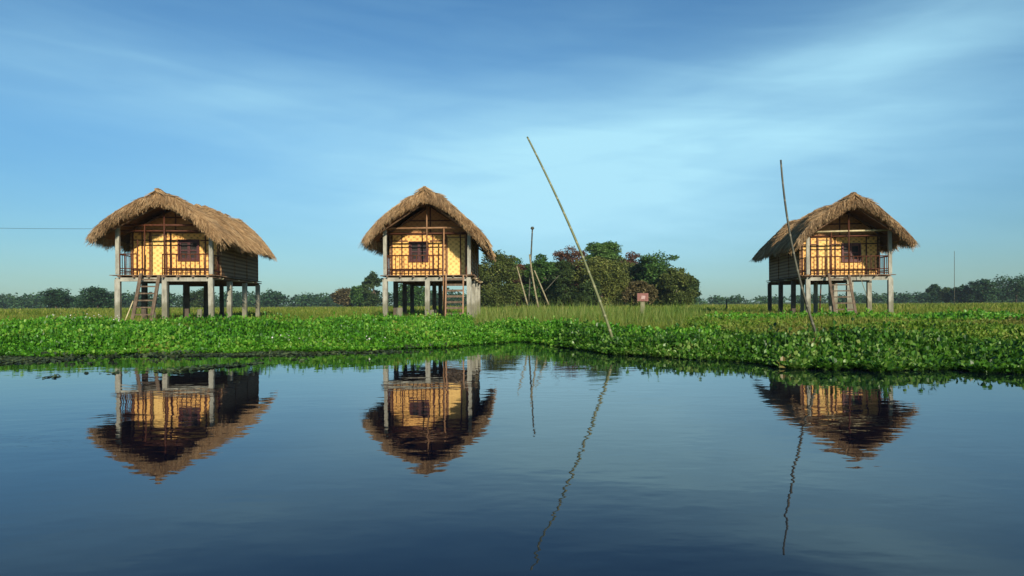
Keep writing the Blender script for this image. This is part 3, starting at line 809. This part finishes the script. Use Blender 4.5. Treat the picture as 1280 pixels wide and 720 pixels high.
    for s_ in (-1, 1): m_.box((dx + s_ * (dw / 2 - .03), WY - .008, (DK + dz) / 2), (.035, .02, dz - DK - .06))
    m_.box((dx, WY - .008, dz - .06), (dw - .1, .02, .04)); m_.build('door_frame', M['pole'], do)
    m_ = MB(); m_.tube([(dx - .38 * dw * fx, WY - .01, DK + .85), (dx - .38 * dw * fx, WY - .05, DK + .87), (dx - .38 * dw * fx, WY - .05, DK + .97), (dx - .38 * dw * fx, WY - .01, DK + .99)], .008, 5); m_.build('handle', M['dark'], do)
    # ---- porch beams and poles
    m_ = MB(); m_.tube([(-HW - .14, -.02, BEAM + .10), (HW + .14, -.02, BEAM + .13)], .042, 8); m_.build('porch_beam', M[cfg['beam']], h)
    m_ = MB(); m_.tube([(-HW - .1, .10, BEAM - .10), (HW + .1, .10, BEAM - .09)], .030, 8); m_.build('porch_beam', M['darkwood'], h)
    for sx in (-1, 1):
        m_ = MB(); m_.tube([(sx * (HW - .02), -.7, BEAM + .19), (sx * (HW - .02), HL + .5, BEAM + .19)], .05, 8)
        m_.build('wall_plate', M['innerwood'], h)
    # centre pole from gable
    m_ = MB(); m_.tube([(.0, -.06, RIDGE + cfg['dz'] - .5), (.0, -.06, DK + .02 if fx > 0 else DK + 1.1)], .030, 7); m_.build('porch_pole', M['darkwood' if fx > 0 else 'pole'], h)
    if fx > 0:
        for x, zt_ in ((-.74, BEAM + .1), (-1.0, BEAM - .45)):
            m_ = MB(); m_.tube([(x, -.03, DK + .02), (x + .015, -.03, zt_)], .026, 7); m_.build('porch_pole', M['darkwood'], h)
    else:
        m_ = MB(); m_.tube([(.66, -.10, -.1), (.67, -.09, 1.9), (.70, -.07, BEAM + .12)], .034, 7); m_.build('porch_pole', M['pole'], h)
    # ---- railing: gap in front of the door
    rails = [(-HW + .08, -1.02), (-.08, HW - .08)] if fx > 0 else [(-HW + .08, .62)]
    if cfg.get('fullrail'): rails = [(-HW + .08, -.78), (-.74, .0), (.02, HW - .08)]
    TR = DK + .82
    for a, b in rails:
        m_ = MB(); m_.tube([(a, -.01, TR), (b, -.01, TR + .01)], .026, 7); rl = m_.build('railing', M['darkwood'], h)
        for z in (DK + .10, DK + .27):
            q = MB(); q.tube([(a, -.01, z), (b, -.01, z)], .020, 6); q.build('lower_rail', M['darkwood'], rl)
        nb = max(2, int((b - a) / .17))
        for i in range(nb + 1):
            x = a + (b - a) * i / nb
            q = MB(); q.tube([(x, -.035, DK + .02), (x + rr.uniform(-.01, .01), -.035, TR + .02)], .019, 5); q.build('baluster', M['darkwood'], rl)
    for sx in (-1, 1):
        m_ = MB(); x = sx * (HW + .0); m_.tube([(x, .08, TR), (x, WY - .02, TR)], .026, 7); rl = m_.build('railing', M['darkwood'], h)
        q = MB(); q.tube([(x, .08, DK + .2), (x, WY - .02, DK + .2)], .02, 6); q.build('lower_rail', M['darkwood'], rl)
        for i in range(5):
            y = .18 + i * .22
            q = MB(); q.tube([(x, y, DK + .02), (x, y, TR + .02)], .016, 5); q.build('baluster', M['darkwood'], rl)
    make_roof(h, cfg, seed)
    return h

def hpos(px, Y): return (Xof(px, Y), Y, G)
H1 = dict(loc=hpos(206.5, 27.9), rz=R(7), flip=1)
H2 = dict(loc=hpos(534.3, 29.5), rz=R(0), flip=-1)
H3 = dict(loc=hpos(1061, 31.8), rz=R(-8), flip=1)
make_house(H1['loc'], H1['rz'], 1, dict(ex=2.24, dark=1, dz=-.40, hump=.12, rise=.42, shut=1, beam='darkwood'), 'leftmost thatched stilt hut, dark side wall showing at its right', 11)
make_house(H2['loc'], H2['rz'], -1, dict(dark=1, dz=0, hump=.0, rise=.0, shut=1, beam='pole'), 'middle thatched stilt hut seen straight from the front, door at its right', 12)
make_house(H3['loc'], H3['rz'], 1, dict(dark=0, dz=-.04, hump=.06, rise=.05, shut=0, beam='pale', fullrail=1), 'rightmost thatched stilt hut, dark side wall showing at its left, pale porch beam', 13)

# ladders (things of their own, leaning on the decks)
def hw(H, x, y, z):
    c, s = math.cos(H['rz']), math.sin(H['rz'])
    return Vector((H['loc'][0] + c * x - s * y, H['loc'][1] + s * x + c * y, G + z))
def ladder(name, H, x0, x1, run, nr, label, wr, tr, top=DK - .06, bot=-.15, mat='ladder', rungw=.05):
    base = hw(H, (x0 + x1) / 2, -run, 0)
    e = empty(name, base, H['rz']); tag(e, label, 'ladder', 'ladders up to the huts')
    xh = (x1 - x0) / 2
    for s_ in (-1, 1):
        m_ = MB(); m_.plank((s_ * xh, 0, bot), (s_ * xh, run - .28, top + (.12 if s_ < 0 else .05)), wr, tr, up=(0, -1, 0)); m_.build('rail', M[mat], e)
    for i in range(nr):
        t = (i + .8) / nr; z = bot + (top - bot) * t * .97; y = (run - .28) * t * .97
        m_ = MB(); m_.box((0, y + .015, z), (2 * xh - wr + .01, .09, rungw)); m_.build('rung', M['ladder'], e)
    return e
ladder('wooden_ladder', H1, -.78, -.12, 1.25, 7, 'broad grey timber ladder leaning on the deck of the left hut', .12, .07)
ladder('wooden_ladder', H2, .80, 1.50, .75, 8, 'steep ladder with wide dark steps at the right of the middle hut', .055, .06, mat='pole', rungw=.085)
ladder('wooden_ladder', H3, -.92, -.08, 1.35, 7, 'brown ladder with splayed thick rails leaning on the deck of the right hut', .10, .06)

# little things around the huts
def stump(name, H, x, y, hgt, w, label, mat='concrete'):
    e = MB(); rr = random.Random(int(x * 100)); n = 10
    e.tube([(0, 0, -.2), (0, 0, hgt * .5), (.01, 0, hgt * .93), (.01, 0, hgt)], [w, w * .96, w * .9, w * .8], n, False)
    o = e.build(name, M[mat]); o.location = hw(H, x, y, 0); tag(o, label, 'post'); return o
stump('concrete_stub', H1, -.55, .3, .42, .10, 'short whitish concrete stub behind the foot of the left hut ladder')
stump('concrete_stub', H1, .62, 2.2, .50, .11, 'short pale concrete stub under the middle of the left hut')
stump('concrete_stub', H2, -1.28, .8, .52, .15, 'squat concrete stub beside the left front stilt of the middle hut')
stump('concrete_stub', H2, .10, .5, .42, .12, 'squat concrete stub beside the centre stilt of the middle hut')
stump('concrete_stub', H3, -.28, 1.2, .9, .10, 'tall pale stub seen behind the ladder of the right hut')
def stick(name, a, b, rad, mat, label, cat='pole', bend=(0, 0, 0), n=10, group=None, r1=None):
    a = Vector(a); b = Vector(b); r1 = rad if r1 is None else r1
    pts = []; rs = []
    for i in range(n + 1):
        t = i / n; p = (b - a) * t + Vector(bend) * 4 * t * (1 - t); pts.append(p); rs.append(rad + (r1 - rad) * t)
    m_ = MB(); m_.tube(pts, rs, 8); o = m_.build(name, M[mat]); o.location = a
    tag(o, label, cat, group); return o
stick('leaning_stick', hw(H1, -1.35, -.5, -.1), hw(H1, -1.12, -.15, .85), .022, 'pale', 'thin pale stick leaning under the left end of the left hut deck', 'stick')
stick('leaning_stick', hw(H3, -1.1, .5, -.1), hw(H3, -1.02, .5, 1.7), .03, 'darkwood', 'thin dark stick standing under the right hut deck left of its ladder', 'stick')
stick('leaning_stick', hw(H3, .85, -.7, -.1), hw(H3, .35, -.25, 1.9), .014, 'greypost', 'very thin slanting stick right of the ladder of the right hut', 'stick')

# tall bamboo poles
def P3(px, py, Y): return W(px, py, Y)
a = P3(770, 440, 16.75); b = P3(659, 171, 16.6)
stick('bamboo_pole', a - (b - a) * .03, b, .038, 'greenpole', 'longest olive bamboo pole leaning left out of the water plants, in front of the grove', bend=(.18, 0, -.10), n=26, r1=.020)
a = P3(1030, 440, 13.75); b = P3(976, 200, 14.0)
stick('bamboo_pole', a - (b - a) * .03, b, .031, 'darkpole', 'dark crooked bamboo pole standing in front of the right hut', bend=(-.14, 0, -.08), n=26, r1=.018)
GP = 'thin poles in the meadow beside the middle hut'
a = P3(673, 384, 31); b = P3(662, 318, 31)
stick('bamboo_pole', a, b, .042, 'tanpole', 'pale upright pole in the middle of the cluster of thin poles', group=GP, r1=.034, bend=(-.03, 0, 0))
a = P3(664, 340, 31.3); b = P3(665.5, 286, 31.3)
e = stick('bamboo_pole', P3(661, 378, 31.3), b, .040, 'darkpole', 'tall dark pole rising highest from the cluster, with a small knob on top', group=GP, r1=.030)
m_ = MB(); q = b - P3(661, 378, 31.3); m_.tube([q + Vector((0, 0, -.03)), q + Vector((0, 0, .02)), q + Vector((0, 0, .09))], [.05, .085, .05], 8); m_.build('knob', M['darkpole'], e)
stick('bamboo_pole', P3(659.5, 381, 30.5), P3(646, 333, 30.5), .038, 'tanpole', 'tan pole leaning left, leftmost of the cluster of thin poles', group=GP, r1=.026)
stick('bamboo_pole', P3(686, 381, 31.5), P3(668, 338, 31.5), .032, 'tanpole', 'tan pole leaning left at the right of the cluster of thin poles', group=GP, r1=.03)
stick('bamboo_pole', P3(680, 365, 33), P3(699, 344, 33), .020, 'darkpole', 'faint short pole slanting up to the right beside the cluster', group=GP, r1=.02)
stick('thin_pole', P3(1193, 381, 75), P3(1193, 314, 75), .03, 'darkpole', 'faint thin pole standing far off at the right, in front of the far woods', r1=.022)
stick('thin_pole', P3(908, 386, 45), P3(908.5, 374, 45), .045, 'darkpole', 'short dark stake alone in the grass between the grove and the right hut', 'stake')

# red board on a post
base = P3(803.5, 389, 36); base.z = G
e = empty('board_on_post', base, R(4)); tag(e, 'faded red square board with a pale patch on a short post in the meadow', 'sign')
zc = P3(803.5, 371.5, 36).z - G
m_ = MB(); m_.box((0, 0, zc), (.56, .05, .40)); bd = m_.build('board', M['redpaint'], e)
m_ = MB(); m_.box((.02, -.03, zc - .01), (.20, .008, .17), Matrix.Rotation(.15, 3, 'Y')); m_.build('pale_patch', M['whitepaint'], bd)
m_ = MB(); m_.box((0, .07, zc * .5 - .10), (.22, .06, zc)); m_.build('post', M['greypost'], e)
# power cable to the left hut
a = hw(H1, -1.9, .3, 0); a.z = P3(118, 286, a.y).z
bb = P3(-160, 281, 27)
stick('overhead_cable', a, bb, .006, 'cable', 'thin dark cable running from the left hut off to the left', 'cable', bend=(0, 0, -.05), n=20)

stick('utility_pole', (bb.x, bb.y, G - .3), (bb.x + .05, bb.y, bb.z + .35), .09, 'darkwood_shadestilt', 'dark wooden pole carrying the far end of the thin cable left of the left hut', 'pole', r1=.07)

# ------------------------------------------------------------------ haze
HAZE = True
if HAZE:
    m_ = MB(); m_.box((0, 300, 19), (2400, 1000, 44.0))
    hz = m_.build('haze', M['dark']); tag(hz, 'thin morning haze over the meadow', 'haze', kind='stuff')
    t = NT('haze'); pv = t.n('ShaderNodeVolumePrincipled'); pv.inputs['Color'].default_value = (.72, .86, 1, 1)
    pv.inputs['Density'].default_value = .0002; t.l(pv.outputs[0], t.out.inputs['Volume'])
    hz.data.materials.clear(); hz.data.materials.append(t.m)
